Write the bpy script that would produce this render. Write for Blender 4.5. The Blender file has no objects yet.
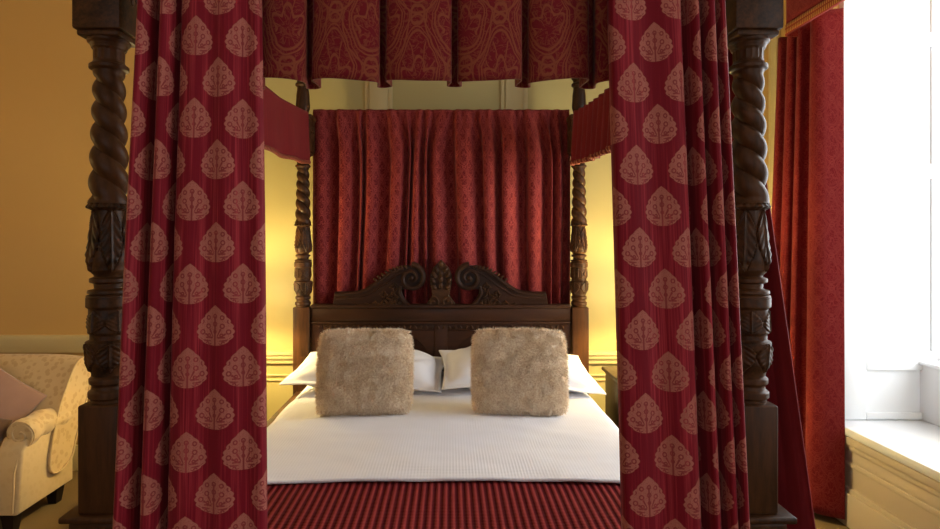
import bpy, bmesh, math, random
from mathutils import Vector, Matrix, noise

SC = bpy.context.scene
COL = SC.collection
PI = math.pi
EYE = 1.45           # camera height; heights written z(h) are relative to the eye
def z(h): return EYE + h

# ------------------------------------------------------------------ camera, light, exposure
cam_d = bpy.data.cameras.new('camera'); cam = bpy.data.objects.new('camera', cam_d); COL.objects.link(cam)
cam.location = (0, 0, EYE); cam.rotation_euler = (PI/2, 0, 0)
cam_d.sensor_width = 36.0; cam_d.lens = 590/940*36.0
cam_d.shift_x = 20/940; cam_d.shift_y = -26.5/940
cam_d.clip_start = 0.05
SC.camera = cam
SC.view_settings.view_transform = 'Standard'
SC.view_settings.look = 'None'
SC.view_settings.gamma = 1
SC.view_settings.use_curve_mapping = False
SC.view_settings.exposure = 0.3

w = bpy.data.worlds.new('daylight'); SC.world = w; w.use_nodes = True
bg = w.node_tree.nodes['Background']; bg.inputs[0].default_value = (0.9, 0.95, 1.0, 1); bg.inputs[1].default_value = 1.3

def area(name, loc, rot, sx, sy, power, col):
    d = bpy.data.lights.new(name, 'AREA'); d.shape = 'RECTANGLE'; d.size = sx; d.size_y = sy
    d.energy = power; d.color = col
    o = bpy.data.objects.new(name, d); COL.objects.link(o); o.location = loc; o.rotation_euler = rot
    return o
# daylight through the window in view; the other two are unseen, added as fill
area('window_daylight', (3.0, 2.35, 1.95), (0, PI/2, 0), 2.4, 1.5, 85, (0.93, 0.97, 1.0))
area('window_daylight', (3.0, -0.4, 1.95), (0, PI/2, 0), 2.4, 1.6, 66, (0.95, 0.97, 1.0))
area('window_daylight', (-0.6, -3.2, 1.8), (-PI/2, 0, 0), 2.6, 2.0, 64, (0.97, 0.97, 1.0))

# ------------------------------------------------------------------ object helpers
def link(o, parent=None):
    COL.objects.link(o)
    if parent is not None: o.parent = parent
    return o
def tag(o, label, cat, group=None):
    o['label'] = label; o['category'] = cat
    if group: o['group'] = group
    return o
def empty(name, loc=(0, 0, 0), rz=0, parent=None):
    o = bpy.data.objects.new(name, None); o.location = loc; o.rotation_euler = (0, 0, rz)
    o.empty_display_size = 0.1
    return link(o, parent)
def mesh_obj(name, bm, mat, parent=None, smooth=True, solid=0, subd=0, angle=None, offset=0):
    me = bpy.data.meshes.new(name)
    if not isinstance(mat, (list, tuple)): mat = [mat]
    for m in mat: me.materials.append(m)
    bm.normal_update()
    bm.to_mesh(me); bm.free()
    for p in me.polygons: p.use_smooth = smooth
    if smooth and angle: me.set_sharp_from_angle(angle=math.radians(angle))
    o = bpy.data.objects.new(name, me); link(o, parent)
    if solid:
        s = o.modifiers.new('thickness', 'SOLIDIFY'); s.thickness = solid; s.offset = offset
    if subd:
        s = o.modifiers.new('smooth', 'SUBSURF'); s.levels = subd; s.render_levels = subd
    return o
def BM(): return bmesh.new()

def add_box(bm, x0, x1, y0, y1, z0, z1, bev=0, seg=2):
    vs = [bm.verts.new((x, y, zz)) for x in (x0, x1) for y in (y0, y1) for zz in (z0, z1)]
    idx = [(0,1,3,2), (4,6,7,5), (0,4,5,1), (2,3,7,6), (0,2,6,4), (1,5,7,3)]
    fs = [bm.faces.new([vs[i] for i in f]) for f in idx]
    if bev:
        es = list({e for f in fs for e in f.edges})
        bmesh.ops.bevel(bm, geom=es, offset=bev, segments=seg, profile=0.5, affect='EDGES')
def box_obj(name, x0, x1, y0, y1, z0, z1, mat, parent=None, bev=0, seg=2):
    bm = BM(); add_box(bm, x0, x1, y0, y1, z0, z1, bev, seg)
    return mesh_obj(name, bm, mat, parent, smooth=bev > 0, angle=40)
def add_grid(bm, f, nu, nv, closed_u=False, uv=None):
    """f(i/nu, j/nv) -> point (and uv(i/nu, j/nv) -> uv)."""
    L = bm.loops.layers.uv.verify() if uv else None
    cols = nu if closed_u else nu+1
    vs = [[bm.verts.new(f(i/nu, j/nv)) for j in range(nv+1)] for i in range(cols)]
    for i in range(nu):
        for j in range(nv):
            a = vs[i][j]; b = vs[(i+1) % cols][j]; c = vs[(i+1) % cols][j+1]; d = vs[i][j+1]
            fc = bm.faces.new((a, b, c, d))
            if uv:
                for lp, (p, q) in zip(fc.loops, ((i, j), (i+1, j), (i+1, j+1), (i, j+1))):
                    lp[L].uv = uv(p/nu, q/nv)
    return vs
def add_lathe(bm, x, y, zs, rfun, nseg=64):
    """zs from the top down; rfun(theta, z) -> radius."""
    rings = []
    for zz in zs:
        rings.append([bm.verts.new((x+rfun(2*PI*k/nseg, zz)*math.cos(2*PI*k/nseg),
                                    y+rfun(2*PI*k/nseg, zz)*math.sin(2*PI*k/nseg), zz)) for k in range(nseg)])
    for a, b in zip(rings, rings[1:]):
        for k in range(nseg):
            bm.faces.new((a[k], b[k], b[(k+1) % nseg], a[(k+1) % nseg]))
    bm.faces.new(rings[0]); bm.faces.new(list(reversed(rings[-1])))
def prof(points):
    """piecewise smooth radius from [(z, r)] given top down"""
    def f(zz):
        if zz >= points[0][0]: return points[0][1]
        for (a, ra), (b, rb) in zip(points, points[1:]):
            if zz >= b:
                t = (a-zz)/(a-b) if a != b else 0
                t = t*t*(3-2*t)
                return ra+(rb-ra)*t
        return points[-1][1]
    return f
def add_tube(bm, pts, rad, seg=8, caps=True):
    pts = [Vector(p) for p in pts]
    n = len(pts)
    r = rad if isinstance(rad, (list, tuple)) else [rad]*n
    rings = []; up = None
    for i, p in enumerate(pts):
        t = (pts[min(i+1, n-1)]-pts[max(i-1, 0)]).normalized()
        if up is None:
            up = Vector((0, 0, 1)) if abs(t.z) < .9 else Vector((0, 1, 0))
        a = (up-t*up.dot(t)).normalized(); b = t.cross(a); up = a
        rings.append([bm.verts.new(p+(a*math.cos(2*PI*k/seg)+b*math.sin(2*PI*k/seg))*r[i]) for k in range(seg)])
    for q, s in zip(rings, rings[1:]):
        for k in range(seg): bm.faces.new((q[k], q[(k+1) % seg], s[(k+1) % seg], s[k]))
    if caps:
        bm.faces.new(list(reversed(rings[0]))); bm.faces.new(rings[-1])
def add_prism(bm, pts, axis, a, b, bev=0, seg=2):
    """polygon pts (2D) extruded along axis from a to b"""
    def mk(p, c):
        if axis == 'y': return (p[0], c, p[1])
        if axis == 'x': return (c, p[0], p[1])
        return (p[0], p[1], c)
    A = [bm.verts.new(mk(p, a)) for p in pts]; B = [bm.verts.new(mk(p, b)) for p in pts]
    fs = [bm.faces.new(A), bm.faces.new(list(reversed(B)))]
    n = len(pts)
    for i in range(n): fs.append(bm.faces.new((A[i], B[i], B[(i+1) % n], A[(i+1) % n])))
    bmesh.ops.recalc_face_normals(bm, faces=fs)
    if bev:
        es = list({e for f in fs[:2] for e in f.edges})
        bmesh.ops.bevel(bm, geom=es, offset=bev, segments=seg, profile=0.5, affect='EDGES')
def add_blob(bm, c, sx, sy, sz, rot=0, lean=0, axis='Y', nu=10, nv=6):
    """small ellipsoid (carved leaf lobe), rotated in the XZ plane"""
    R = Matrix.Rotation(rot, 3, axis) @ Matrix.Rotation(lean, 3, 'X'); c = Vector(c)
    top = bm.verts.new(c+R @ Vector((0, 0, sz))); bot = bm.verts.new(c+R @ Vector((0, 0, -sz)))
    rings = []
    for j in range(1, nv):
        ph = PI*j/nv
        rings.append([bm.verts.new(c+R @ Vector((sx*math.sin(ph)*math.cos(2*PI*k/nu), sy*math.sin(ph)*math.sin(2*PI*k/nu), sz*math.cos(ph)))) for k in range(nu)])
    for k in range(nu):
        bm.faces.new((top, rings[0][k], rings[0][(k+1) % nu]))
        bm.faces.new((bot, rings[-1][(k+1) % nu], rings[-1][k]))
    for a, b in zip(rings, rings[1:]):
        for k in range(nu): bm.faces.new((a[k], b[k], b[(k+1) % nu], a[(k+1) % nu]))
def catmull(pts, per=8):
    P = [Vector(p) for p in pts]; out = []
    for i in range(len(P)-1):
        p0 = P[max(i-1, 0)]; p1 = P[i]; p2 = P[i+1]; p3 = P[min(i+2, len(P)-1)]
        for k in range(per):
            t = k/per
            out.append(.5*((2*p1)+(p2-p0)*t+(2*p0-5*p1+4*p2-p3)*t*t+(3*p1-3*p2+p3-p0)*t**3))
    out.append(P[-1]); return out
def resample(pts, n):
    d = [0]
    for a, b in zip(pts, pts[1:]): d.append(d[-1]+(b-a).length)
    T = d[-1]; out = []; j = 0
    for i in range(n+1):
        s = T*i/n
        while j < len(d)-2 and d[j+1] < s: j += 1
        t = (s-d[j])/max(1e-9, d[j+1]-d[j]); out.append(pts[j].lerp(pts[j+1], min(1, max(0, t))))
    return out, T

# ------------------------------------------------------------------ node helpers
class V:
    nt = None
    def __init__(s, x): s.x = x
    @staticmethod
    def op(o, *a, clamp=False):
        n = V.nt.nodes.new('ShaderNodeMath'); n.operation = o; n.use_clamp = clamp
        for i, v in enumerate(a):
            if isinstance(v, V): V.nt.links.new(v.x, n.inputs[i])
            else: n.inputs[i].default_value = float(v)
        return V(n.outputs[0])
    def __add__(s, o): return V.op('ADD', s, o)
    __radd__ = __add__
    def __sub__(s, o): return V.op('SUBTRACT', s, o)
    def __rsub__(s, o): return V.op('SUBTRACT', o, s)
    def __mul__(s, o): return V.op('MULTIPLY', s, o)
    __rmul__ = __mul__
    def __truediv__(s, o): return V.op('DIVIDE', s, o)
def vf(name): return lambda *a: V.op(name, *a)
SIN, COS, ABS, FR, MX, MN, POW, SQ, AT = (vf(k) for k in ('SINE', 'COSINE', 'ABSOLUTE', 'FRACT', 'MAXIMUM', 'MINIMUM', 'POWER', 'SQRT', 'ARCTAN2'))
def step(x, a, b):
    """0 below a, 1 above b (also reversed)"""
    n = V.nt.nodes.new('ShaderNodeMapRange'); n.interpolation_type = 'SMOOTHSTEP'
    V.nt.links.new(x.x, n.inputs[0]); n.inputs[1].default_value = a; n.inputs[2].default_value = b
    if a > b:
        n.inputs[1].default_value = b; n.inputs[2].default_value = a; n.inputs[3].default_value = 1; n.inputs[4].default_value = 0
    return V(n.outputs[0])
def new_mat(name, rough=.6, col=(.5, .5, .5), spec=.5, sheen=0, metal=0):
    m = bpy.data.materials.new(name); m.use_nodes = True
    V.nt = m.node_tree; b = m.node_tree.nodes['Principled BSDF']
    b.inputs['Base Color'].default_value = (*col, 1); b.inputs['Roughness'].default_value = rough
    b.inputs['Specular IOR Level'].default_value = spec; b.inputs['Metallic'].default_value = metal
    b.inputs['Sheen Weight'].default_value = sheen
    return m, m.node_tree, b
def noise_n(nt, scale, detail=3, vec=None, rough=.5, dist=0):
    n = nt.nodes.new('ShaderNodeTexNoise'); n.inputs['Scale'].default_value = scale; n.inputs['Detail'].default_value = detail
    n.inputs['Roughness'].default_value = rough; n.inputs['Distortion'].default_value = dist
    if vec is not None: nt.links.new(vec, n.inputs['Vector'])
    return V(n.outputs['Fac'])
def mapped(nt, kind='Object', scale=(1, 1, 1), rot=(0, 0, 0)):
    t = nt.nodes.new('ShaderNodeTexCoord'); m = nt.nodes.new('ShaderNodeMapping')
    m.inputs['Scale'].default_value = scale; m.inputs['Rotation'].default_value = rot
    nt.links.new(t.outputs[kind], m.inputs['Vector']); return m.outputs[0]
def mix(nt, fac, a, b):
    n = nt.nodes.new('ShaderNodeMix'); n.data_type = 'RGBA'
    if isinstance(fac, V): nt.links.new(fac.x, n.inputs[0])
    else: n.inputs[0].default_value = fac
    for s, v in ((6, a), (7, b)):
        if isinstance(v, tuple): n.inputs[s].default_value = (*v, 1)
        else: nt.links.new(v, n.inputs[s])
    return n.outputs[2]
def bump(nt, b, h, strength=.3, dist=.002):
    n = nt.nodes.new('ShaderNodeBump'); n.inputs['Strength'].default_value = strength; n.inputs['Distance'].default_value = dist
    nt.links.new(h.x if isinstance(h, V) else h, n.inputs['Height']); nt.links.new(n.outputs[0], b.inputs['Normal'])
def xyz(nt, vec):
    s = nt.nodes.new('ShaderNodeSeparateXYZ'); nt.links.new(vec, s.inputs[0]); return V(s.outputs[0]), V(s.outputs[1]), V(s.outputs[2])

# ------------------------------------------------------------------ materials
def wood(name, dark, light, rough=.38, scale=6, axis=(1, 1, .12)):
    m, nt, b = new_mat(name, rough, spec=.2)
    v = mapped(nt, 'Object', axis)
    n1 = noise_n(nt, scale, 5, v, .6, .6); n2 = noise_n(nt, scale*9, 3, v, .6)
    f = step(n1*.65+n2*.35, .32, .68)
    nt.links.new(mix(nt, f, dark, light), b.inputs['Base Color'])
    nt.links.new(V.op('MULTIPLY_ADD', n2, .25, rough-.1).x, b.inputs['Roughness'])
    bump(nt, b, n2, .12, .001); return m
M_oak = wood('dark_carved_oak', (.016, .007, .003), (.088, .033, .010), .42, 8)
M_head = wood('mahogany_rail', (.018, .007, .004), (.055, .020, .009), .36, 5, (.12, 1, 1))
M_carve = wood('blackened_carving', (.013, .006, .003), (.088, .033, .010), .42, 14, (1, 1, 1))
M_night = wood('nightstand_wood', (.02, .011, .005), (.055, .03, .013), .35, 6)
M_leg = wood('ebonised_leg', (.01, .006, .005), (.02, .012, .008), .4, 6)

def leaf_fabric():
    m, nt, b = new_mat('leaf_brocade', .62, spec=.12, sheen=.06)
    t = nt.nodes.new('ShaderNodeTexCoord'); u, v, _ = xyz(nt, t.outputs['UV'])
    A, B = .121, .190
    def motif(ou, ov):
        x = ABS((FR(u/A+ou)-.5)*A)/.0425
        y = (FR(v/B+ov)-.5)*B/.0465
        tt = MN(MX((y+1)*.5, 0.0001), .9999)
        wd = SQ(tt)*POW(1-tt, .95)*2.5
        lob = 1+ABS(COS(y*11+.3))*.10-.05
        wd = wd*lob
        body = step(wd-x, 0, .05)
        inb = step(ABS(y), 1.0, .985)
        yy = y+.78
        r = SQ(x*x+yy*yy); th = AT(x, yy)
        # palmette drawing: stem, fan of branches, rings of round buds, bars at the foot
        stem = step(x, .06, .03)*step(y, .5, .4)
        def ring(sp, rad, r0, w0):
            tf = th-V.op('FLOOR', th/sp+.5)*sp
            lx = r*SIN(tf); ly = r*COS(tf)-rad
            d = SQ(lx*lx+ly*ly); return step(ABS(d-r0), w0, w0*.5)
        fan = step(COS(th*12.5), .45, .75)*step(r, .2, .28)*step(r, .72, .66)
        b1 = ring(.50, .84, .10, .045)
        b2 = ring(.33, 1.22, .09, .045)
        b3 = ring(.9, .46, .07, .045)
        base = step(ABS(y+.6), .05, .025)*step(ABS(x-.34), .24, .18)
        mm = nt.nodes.new('ShaderNodeMapping'); nt.links.new(t.outputs['UV'], mm.inputs[0])
        spk = step(noise_n(nt, 420, 1, mm.outputs[0]), .56, .66)*.6
        inner = MN(MX(MX(stem, fan), MX(MX(b1, b3), MX(MX(b2, base), spk)))*step(wd*.9-x, 0, .06), 1)
        return body*inb*(1-inner*.75)
    k = MX(motif(0, 0), motif(.5, .5))
    mp = nt.nodes.new('ShaderNodeMapping'); mp.inputs['Scale'].default_value = (260, 4, 1)
    nt.links.new(t.outputs['UV'], mp.inputs[0]); st = noise_n(nt, 1, 2, mp.outputs[0], .6)
    mp2 = nt.nodes.new('ShaderNodeMapping'); mp2.inputs['Scale'].default_value = (60, 1.2, 1)
    nt.links.new(t.outputs['UV'], mp2.inputs[0]); st2 = noise_n(nt, 1, 2, mp2.outputs[0], .6)
    s = step(st*.45+st2*.55, .46, .72)
    red = mix(nt, s, (.155, .003, .010), (.36, .030, .042))
    gold = mix(nt, st, (.29, .078, .058), (.40, .135, .098))
    nt.links.new(mix(nt, k, red, gold), b.inputs['Base Color'])
    bump(nt, b, st+k*.6, .25, .0012)
    return m
def damask(name, A, B, dark, light, line=1.0, ou=0, ov=0, scale_noise=40, contrast=1.0, rough=.7):
    m, nt, b = new_mat(name, rough, spec=.12, sheen=.06)
    t = nt.nodes.new('ShaderNodeTexCoord')
    wn = nt.nodes.new('ShaderNodeTexNoise'); wn.inputs['Scale'].default_value = 14; nt.links.new(t.outputs['UV'], wn.inputs[0])
    w1 = (V(wn.outputs['Fac'])-.5)*.02
    u, v, _ = xyz(nt, t.outputs['UV']); u = u+w1; v = v+w1*1.3
    def cell(a, c):
        x = ABS(FR(u/A+a)-.5)*2; y = (FR(v/B+c)-.5)*2     # -1..1
        # ogee drop: pointed above, round below
        h = SQ(x*x*1.25*(1+MX(y, 0)*2.4)+y*y*.75)
        lines = MX(step(ABS(h-.60), .035, .012), MX(step(ABS(h-.68), .022, .008), step(ABS(h-.86), .03, .012)))
        th = AT(x, y+.35); r = SQ(x*x+(y+.35)*(y+.35))
        fl = step(ABS(COS(th*6)), .18, .08)*step(r, .1, .14)*step(h, .56, .5)
        eye = step(ABS(r-.42-COS(th*6)*.1), .05, .02)*step(h, .55, .5)
        dot = step(ABS(SQ((x-.95)*(x-.95)*1.5+(y-.0)*(y-.0))-.16), .05, .02)
        dot2 = step(ABS(SQ(x*x+(y+.1)*(y+.1))-.1), .035, .015)
        return MX(MX(lines, fl), MX(eye, dot))
    k = MX(cell(ou, ov), cell(ou+.5, ov+.5))
    sp = noise_n(nt, scale_noise, 2, t.outputs['UV'], .6, 1.5)
    curl = step(ABS(sp-.5), .05, .02)*.55
    k = MX(k*line, curl)
    mp = nt.nodes.new('ShaderNodeMapping'); mp.inputs['Scale'].default_value = (300, 500, 1)
    nt.links.new(t.outputs['UV'], mp.inputs[0]); g = noise_n(nt, 1, 1, mp.outputs[0])
    f = k*contrast*(.7+g*.6)
    nt.links.new(mix(nt, MN(f, 1), dark, light), b.inputs['Base Color'])
    bump(nt, b, g+k*.5, .25, .001)
    return m
M_leaf = leaf_fabric()
M_val = damask('red_gold_damask', .17, .26, (.135, .005, .009), (.20, .048, .020), 1, ou=.05, ov=.3)
M_headc = damask('red_damask_small', .10, .14, (.115, .003, .008), (.36, .065, .055), .85, scale_noise=70)
M_winc = damask('window_damask', .11, .16, (.155, .005, .007), (.26, .036, .028), .7, ou=.5, scale_noise=50)
m, nt, b = new_mat('plain_red_lining', .7, (.19, .012, .018), .1, .05); M_lining = m
st = noise_n(nt, 1, 3, mapped(nt, 'UV', (90, 3, 1))); nt.links.new(mix(nt, st, (.11, .005, .008), (.22, .016, .021)), b.inputs['Base Color']); bump(nt, b, st, .2, .001)
m, nt, b = new_mat('red_gold_braid', .7, spec=.3); M_braid = m
t = nt.nodes.new('ShaderNodeTexCoord'); u, v, _ = xyz(nt, t.outputs['UV']); k = step(SIN(u*320+v*300), -.2, .4)
nt.links.new(mix(nt, k, (.13, .006, .008), (.33, .11, .05)), b.inputs['Base Color']); bump(nt, b, k, .5, .003)
m, nt, b = new_mat('gold_trim', .6, spec=.3); M_trim = m
t = nt.nodes.new('ShaderNodeTexCoord'); u, v, _ = xyz(nt, t.outputs['UV'])
k = step(SIN(u*420), -.3, .5)*step(ABS(FR(v*34)-.5), .42, .3)
nt.links.new(mix(nt, k, (.26, .03, .012), (.52, .26, .07)), b.inputs['Base Color']); bump(nt, b, k, .4, .003)

def paint(name, col, rough=.5, mott=.04, sc=1.5):
    m, nt, b = new_mat(name, rough, col)
    n = noise_n(nt, sc, 4, mapped(nt)); lo = tuple(c*(1-mott) for c in col); hi = tuple(min(1, c*(1+mott)) for c in col)
    nt.links.new(mix(nt, n, lo, hi), b.inputs['Base Color']); bump(nt, b, noise_n(nt, 180, 2, mapped(nt)), .06, .001); return m
M_wall = paint('ochre_wall_paint', (.56, .35, .115), .6)
M_cream = paint('cream_woodwork', (.66, .55, .28), .42)
M_panel = paint('panel_paint', (.52, .435, .18), .5)
M_white = paint('white_shutter_paint', (.87, .89, .90), .4, .01)
M_apron = paint('window_apron_paint', (.60, .50, .38), .45)
M_ceil = paint('ceiling_paint', (.8, .78, .72), .7)
m, nt, b = new_mat('carpet', .95, spec=.1); M_carpet = m
n = noise_n(nt, 220, 3, mapped(nt)); n2 = noise_n(nt, 3, 3, mapped(nt))
nt.links.new(mix(nt, n*.6+n2*.4, (.13, .082, .035), (.27, .18, .085)), b.inputs['Base Color']); bump(nt, b, n, .6, .004)

m, nt, b = new_mat('white_cotton', .8, (.89, .89, .93), .2, .05); M_cotton = m
bump(nt, b, noise_n(nt, 40, 3, mapped(nt)), .1, .002)
m, nt, b = new_mat('white_waffle_cotton', .85, (.90, .90, .95), .2, .05); M_waffle = m
u, v, _ = xyz(nt, mapped(nt, 'Object'))
bump(nt, b, SIN(u*2*PI/.011)*.5+SIN(v*2*PI/.011)*.5, .35, .0012)
m, nt, b = new_mat('striped_red_blanket', .9, spec=.05); M_blanket = m
u, v, _ = xyz(nt, mapped(nt, 'UV'))
tw = SIN(v*2*PI/.009); ridge = SIN(u*2*PI/.0235+tw*.12)
k = step(ridge, -.7, .7)
nt.links.new(mix(nt, k, (.085, .007, .010), (.30, .042, .040)), b.inputs['Base Color']); bump(nt, b, ridge*.6+tw*.3, .8, .005)

m, nt, b = new_mat('beige_fur', .85, spec=.15, sheen=.15); M_fur = m
n = noise_n(nt, 30, 4, mapped(nt)); n2 = noise_n(nt, 130, 1, mapped(nt))
nt.links.new(mix(nt, step(n*.3+n2*.7, .30, .66), (.70, .51, .34), (1.0, .88, .70)), b.inputs['Base Color'])

def sofa_mat(name, strength):
    m, nt, b = new_mat(name, .75, spec=.2, sheen=.2)
    vec = mapped(nt, 'Object', (1, 1, 1))
    vo = nt.nodes.new('ShaderNodeTexVoronoi'); vo.inputs['Scale'].default_value = 30; nt.links.new(vec, vo.inputs['Vector'])
    n = noise_n(nt, 45, 2, vec, .6, 1.2); k = step(V(vo.outputs['Distance'])+n*.35, .62, .5)*strength*.55
    nt.links.new(mix(nt, k, (.60, .44, .23), (.42, .26, .11)), b.inputs['Base Color']); bump(nt, b, noise_n(nt, 300, 1, vec), .15, .001); return m
M_sofa = sofa_mat('cream_damask_upholstery', .9); M_sofap = sofa_mat('cream_plain_upholstery', .25)
m, nt, b = new_mat('mauve_velvet', .8, spec=.15, sheen=.4); M_mauve = m
nt.links.new(mix(nt, noise_n(nt, 9, 3, mapped(nt)), (.30, .165, .115), (.38, .22, .16)), b.inputs['Base Color'])
m, nt, b = new_mat('brown_velvet', .8, (.13, .07, .04), .15, .3); M_brown = m
bump(nt, b, noise_n(nt, 200, 2, mapped(nt)), .2, .001)
m, nt, b = new_mat('brass', .3, (.62, .42, .16), metal=1); M_brass = m
bump(nt, b, noise_n(nt, 60, 2, mapped(nt)), .05, .001)
m, nt, b = new_mat('lamp_shade_linen', .9, (.85, .72, .45)); M_shade = m
b.inputs['Emission Color'].default_value = (1, .78, .36, 1); b.inputs['Emission Strength'].default_value = 22
bump(nt, b, noise_n(nt, 200, 2, mapped(nt)), .1, .001)
M_shade2 = M_shade.copy(); M_shade2.name = 'floor_lamp_linen'; M_shade2.node_tree.nodes['Principled BSDF'].inputs['Emission Strength'].default_value = 3
m, nt, b = new_mat('window_glass', .02, (1, 1, 1)); M_glass = m
tr = nt.nodes.new('ShaderNodeBsdfTransparent'); mx = nt.nodes.new('ShaderNodeMixShader'); gl = nt.nodes.new('ShaderNodeBsdfGlossy')
gl.inputs['Roughness'].default_value = .02; mx.inputs[0].default_value = .06
nt.links.new(tr.outputs[0], mx.inputs[1]); nt.links.new(gl.outputs[0], mx.inputs[2]); nt.links.new(mx.outputs[0], nt.nodes['Material Output'].inputs[0])

# ------------------------------------------------------------------ room shell
def struct(o): o['kind'] = 'structure'; return o
def sbox(name, *a, mat=None, bev=0): return struct(box_obj(name, *a, mat, None, bev))
XW = 2.02; XO = 2.62; YF = 3.11; YN = 1.60; XL = -3.5; YB = 3.85; YL = 3.70; YR = -3.0; ZC = 3.45
SEAT = z(-.95); APR = z(-.66)
sbox('floor', XL-.2, XO+.4, YR-.2, YB+.2, -.1, 0, mat=M_carpet)
sbox('ceiling', XL-.2, XO+.4, YR-.2, YB+.2, ZC, ZC+.1, mat=M_ceil)
bm = BM(); add_box(bm, -1.40, XO+.1, YB, YB+.15, 0, ZC); struct(mesh_obj('wall_back', bm, M_panel, smooth=False))
sbox('wall_back_left', XL-.2, -1.40, YL, YB+.15, 0, ZC, mat=M_wall)
sbox('wall_left', XL-.15, XL, YR, YL, 0, ZC, mat=M_wall)
# wall behind the viewer, with an opening added for the rear fill light
bm = BM()
add_box(bm, XL, -2.0, YR-.2, YR, 0, ZC); add_box(bm, .8, XO, YR-.2, YR, 0, ZC)
add_box(bm, -2.0, .8, YR-.2, YR, 0, .8); add_box(bm, -2.0, .8, YR-.2, YR, 2.8, ZC)
struct(mesh_obj('wall_front', bm, M_wall, smooth=False))
# right wall, 0.6 m thick with two deep window openings
bm = BM()
add_box(bm, XW, XO, YF, YB, 0, ZC); add_box(bm, XW, XO, .3, YN, 0, ZC); add_box(bm, XW, XO, YR, -1.3, 0, ZC)
for a, c in ((YN, YF), (-1.3, .3)):
    add_box(bm, XW, XO, a, c, 0, SEAT-.05); add_box(bm, XW, XO, a, c, 3.05, ZC)
struct(mesh_obj('wall_right', bm, M_wall, smooth=False))

def window(n, y0, y1):
    """deep panelled window: white embrasure, seat board, apron, sashes"""
    e = struct(empty('window_%d' % n, (XW, (y0+y1)/2, SEAT)))
    def part(name, x0, x1, a, c, z0, z1, mat=M_white, bev=.004, parent=e):
        o = box_obj(name, x0-XW, x1-XW, a-(y0+y1)/2, c-(y0+y1)/2, z0-SEAT, z1-SEAT, mat, parent, bev)
        return o
    part('seat_board', XW-.035, XO-.06, y0+.002, y1-.002, SEAT-.045, SEAT, bev=.012)
    part('apron', 2.46, XO-.02, y0+.002, y1-.002, SEAT+.001, APR, bev=.003)
    part('ledge', 2.44, XO-.02, y0+.002, y1-.002, APR, APR+.022, bev=.006)
    ztop = 3.048
    for side, yy, s in (('far', y1-.002, -1), ('near', y0+.002, 1)):
        # lower box panel below the shutter line
        f = part('shutter_panel', XW+.03, 2.56, min(yy, yy+s*.02), max(yy, yy+s*.02), SEAT+.002, ztop, bev=0)
        # raised stiles and rails leaving sunk panels
        bm = BM()
        def r(x0, x1, z0, z1):
            add_box(bm, x0-XW, x1-XW, min(yy+s*.02, yy+s*.036)-(y0+y1)/2, max(yy+s*.02, yy+s*.036)-(y0+y1)/2, z0-SEAT, z1-SEAT, .005)
        r(XW+.03, 2.17, SEAT+.003, ztop); r(2.515, 2.56, SEAT+.003, ztop)
        for za, zb in ((SEAT+.003, SEAT+.04), (z(-.66)-.03, z(-.59)), (z(.31), z(.385)), (z(1.0), z(1.07)), (z(1.5), ztop)): r(2.17, 2.515, za, zb)
        mesh_obj('stile_frame', bm, M_white, f, True, angle=40)
        bm = BM(); add_tube(bm, [(2.16-XW, yy+s*.04-(y0+y1)/2, APR-.012-SEAT), (2.47-XW, yy+s*.04-(y0+y1)/2, APR-.012-SEAT)], .006)
    bm = BM()
    xs = 2.565
    for a, c in ((y0+.01, y0+.07), (y1-.07, y1-.01)): add_box(bm, xs-XW, xs+.05-XW, a-(y0+y1)/2, c-(y0+y1)/2, APR+.023-SEAT, ztop-SEAT, .004)
    for za in (APR+.023, 1.95, ztop-.06): add_box(bm, xs-XW, xs+.05-XW, y0+.06-(y0+y1)/2, y1-.06-(y0+y1)/2, za-SEAT, za+.055-SEAT, .004)
    for k in (1, 2): 
        yy = y0+(y1-y0)*k/3; add_box(bm, xs+.01-XW, xs+.035-XW, yy-.012-(y0+y1)/2, yy+.012-(y0+y1)/2, APR+.06-SEAT, ztop-.05-SEAT, .003)
    mesh_obj('window_frame', bm, M_white, e, True, angle=40)
    part('pane', xs+.02, xs+.024, y0+.03, y1-.03, APR+.05, ztop-.03, M_glass, 0)
    return e
window(1, YN, YF); window(2, -1.3, .3)  # second window is unseen, added to let in fill daylight

# woodwork rails (one moulded run each)
def trim(name, bm, mat=M_cream): return struct(mesh_obj(name, bm, mat, None, True, angle=35))
def rail_profile(bm, x0, x1, y, z0, z1, d):
    """dado rail on a wall facing -Y"""
    h = z1-z0
    pts = [(y-.0005, z0), (y-d*.45, z0), (y-d*.5, z0+h*.25), (y-d*.8, z0+h*.45), (y-d*.8, z0+h*.62), (y-d, z0+h*.75), (y-d, z1-.004), (y-d+.004, z1), (y-.0005, z1)]
    add_prism(bm, pts, 'x', x0, x1)
bm = BM(); rail_profile(bm, XL+.001, -1.401, YL, z(-.715), z(-.607), .045); trim('trim_1', bm)
bm = BM(); rail_profile(bm, -1.39, XW-.001, YB, z(-.815), z(-.735), .05); trim('trim_2', bm)
def skirting(bm, x0, x1, y):
    add_prism(bm, [(y-.0005, 0.001), (y-.025, 0.001), (y-.025, .11), (y-.018, .125), (y-.012, .15), (y-.0005, .155)], 'x', x0, x1)
bm = BM(); skirting(bm, XL+.001, -1.401, YL); struct(mesh_obj('baseboard_left', bm, M_cream, None, True, angle=35))
bm = BM(); skirting(bm, -1.39, XW-.001, YB); struct(mesh_obj('baseboard_back', bm, M_cream, None, True, angle=35))
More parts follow.
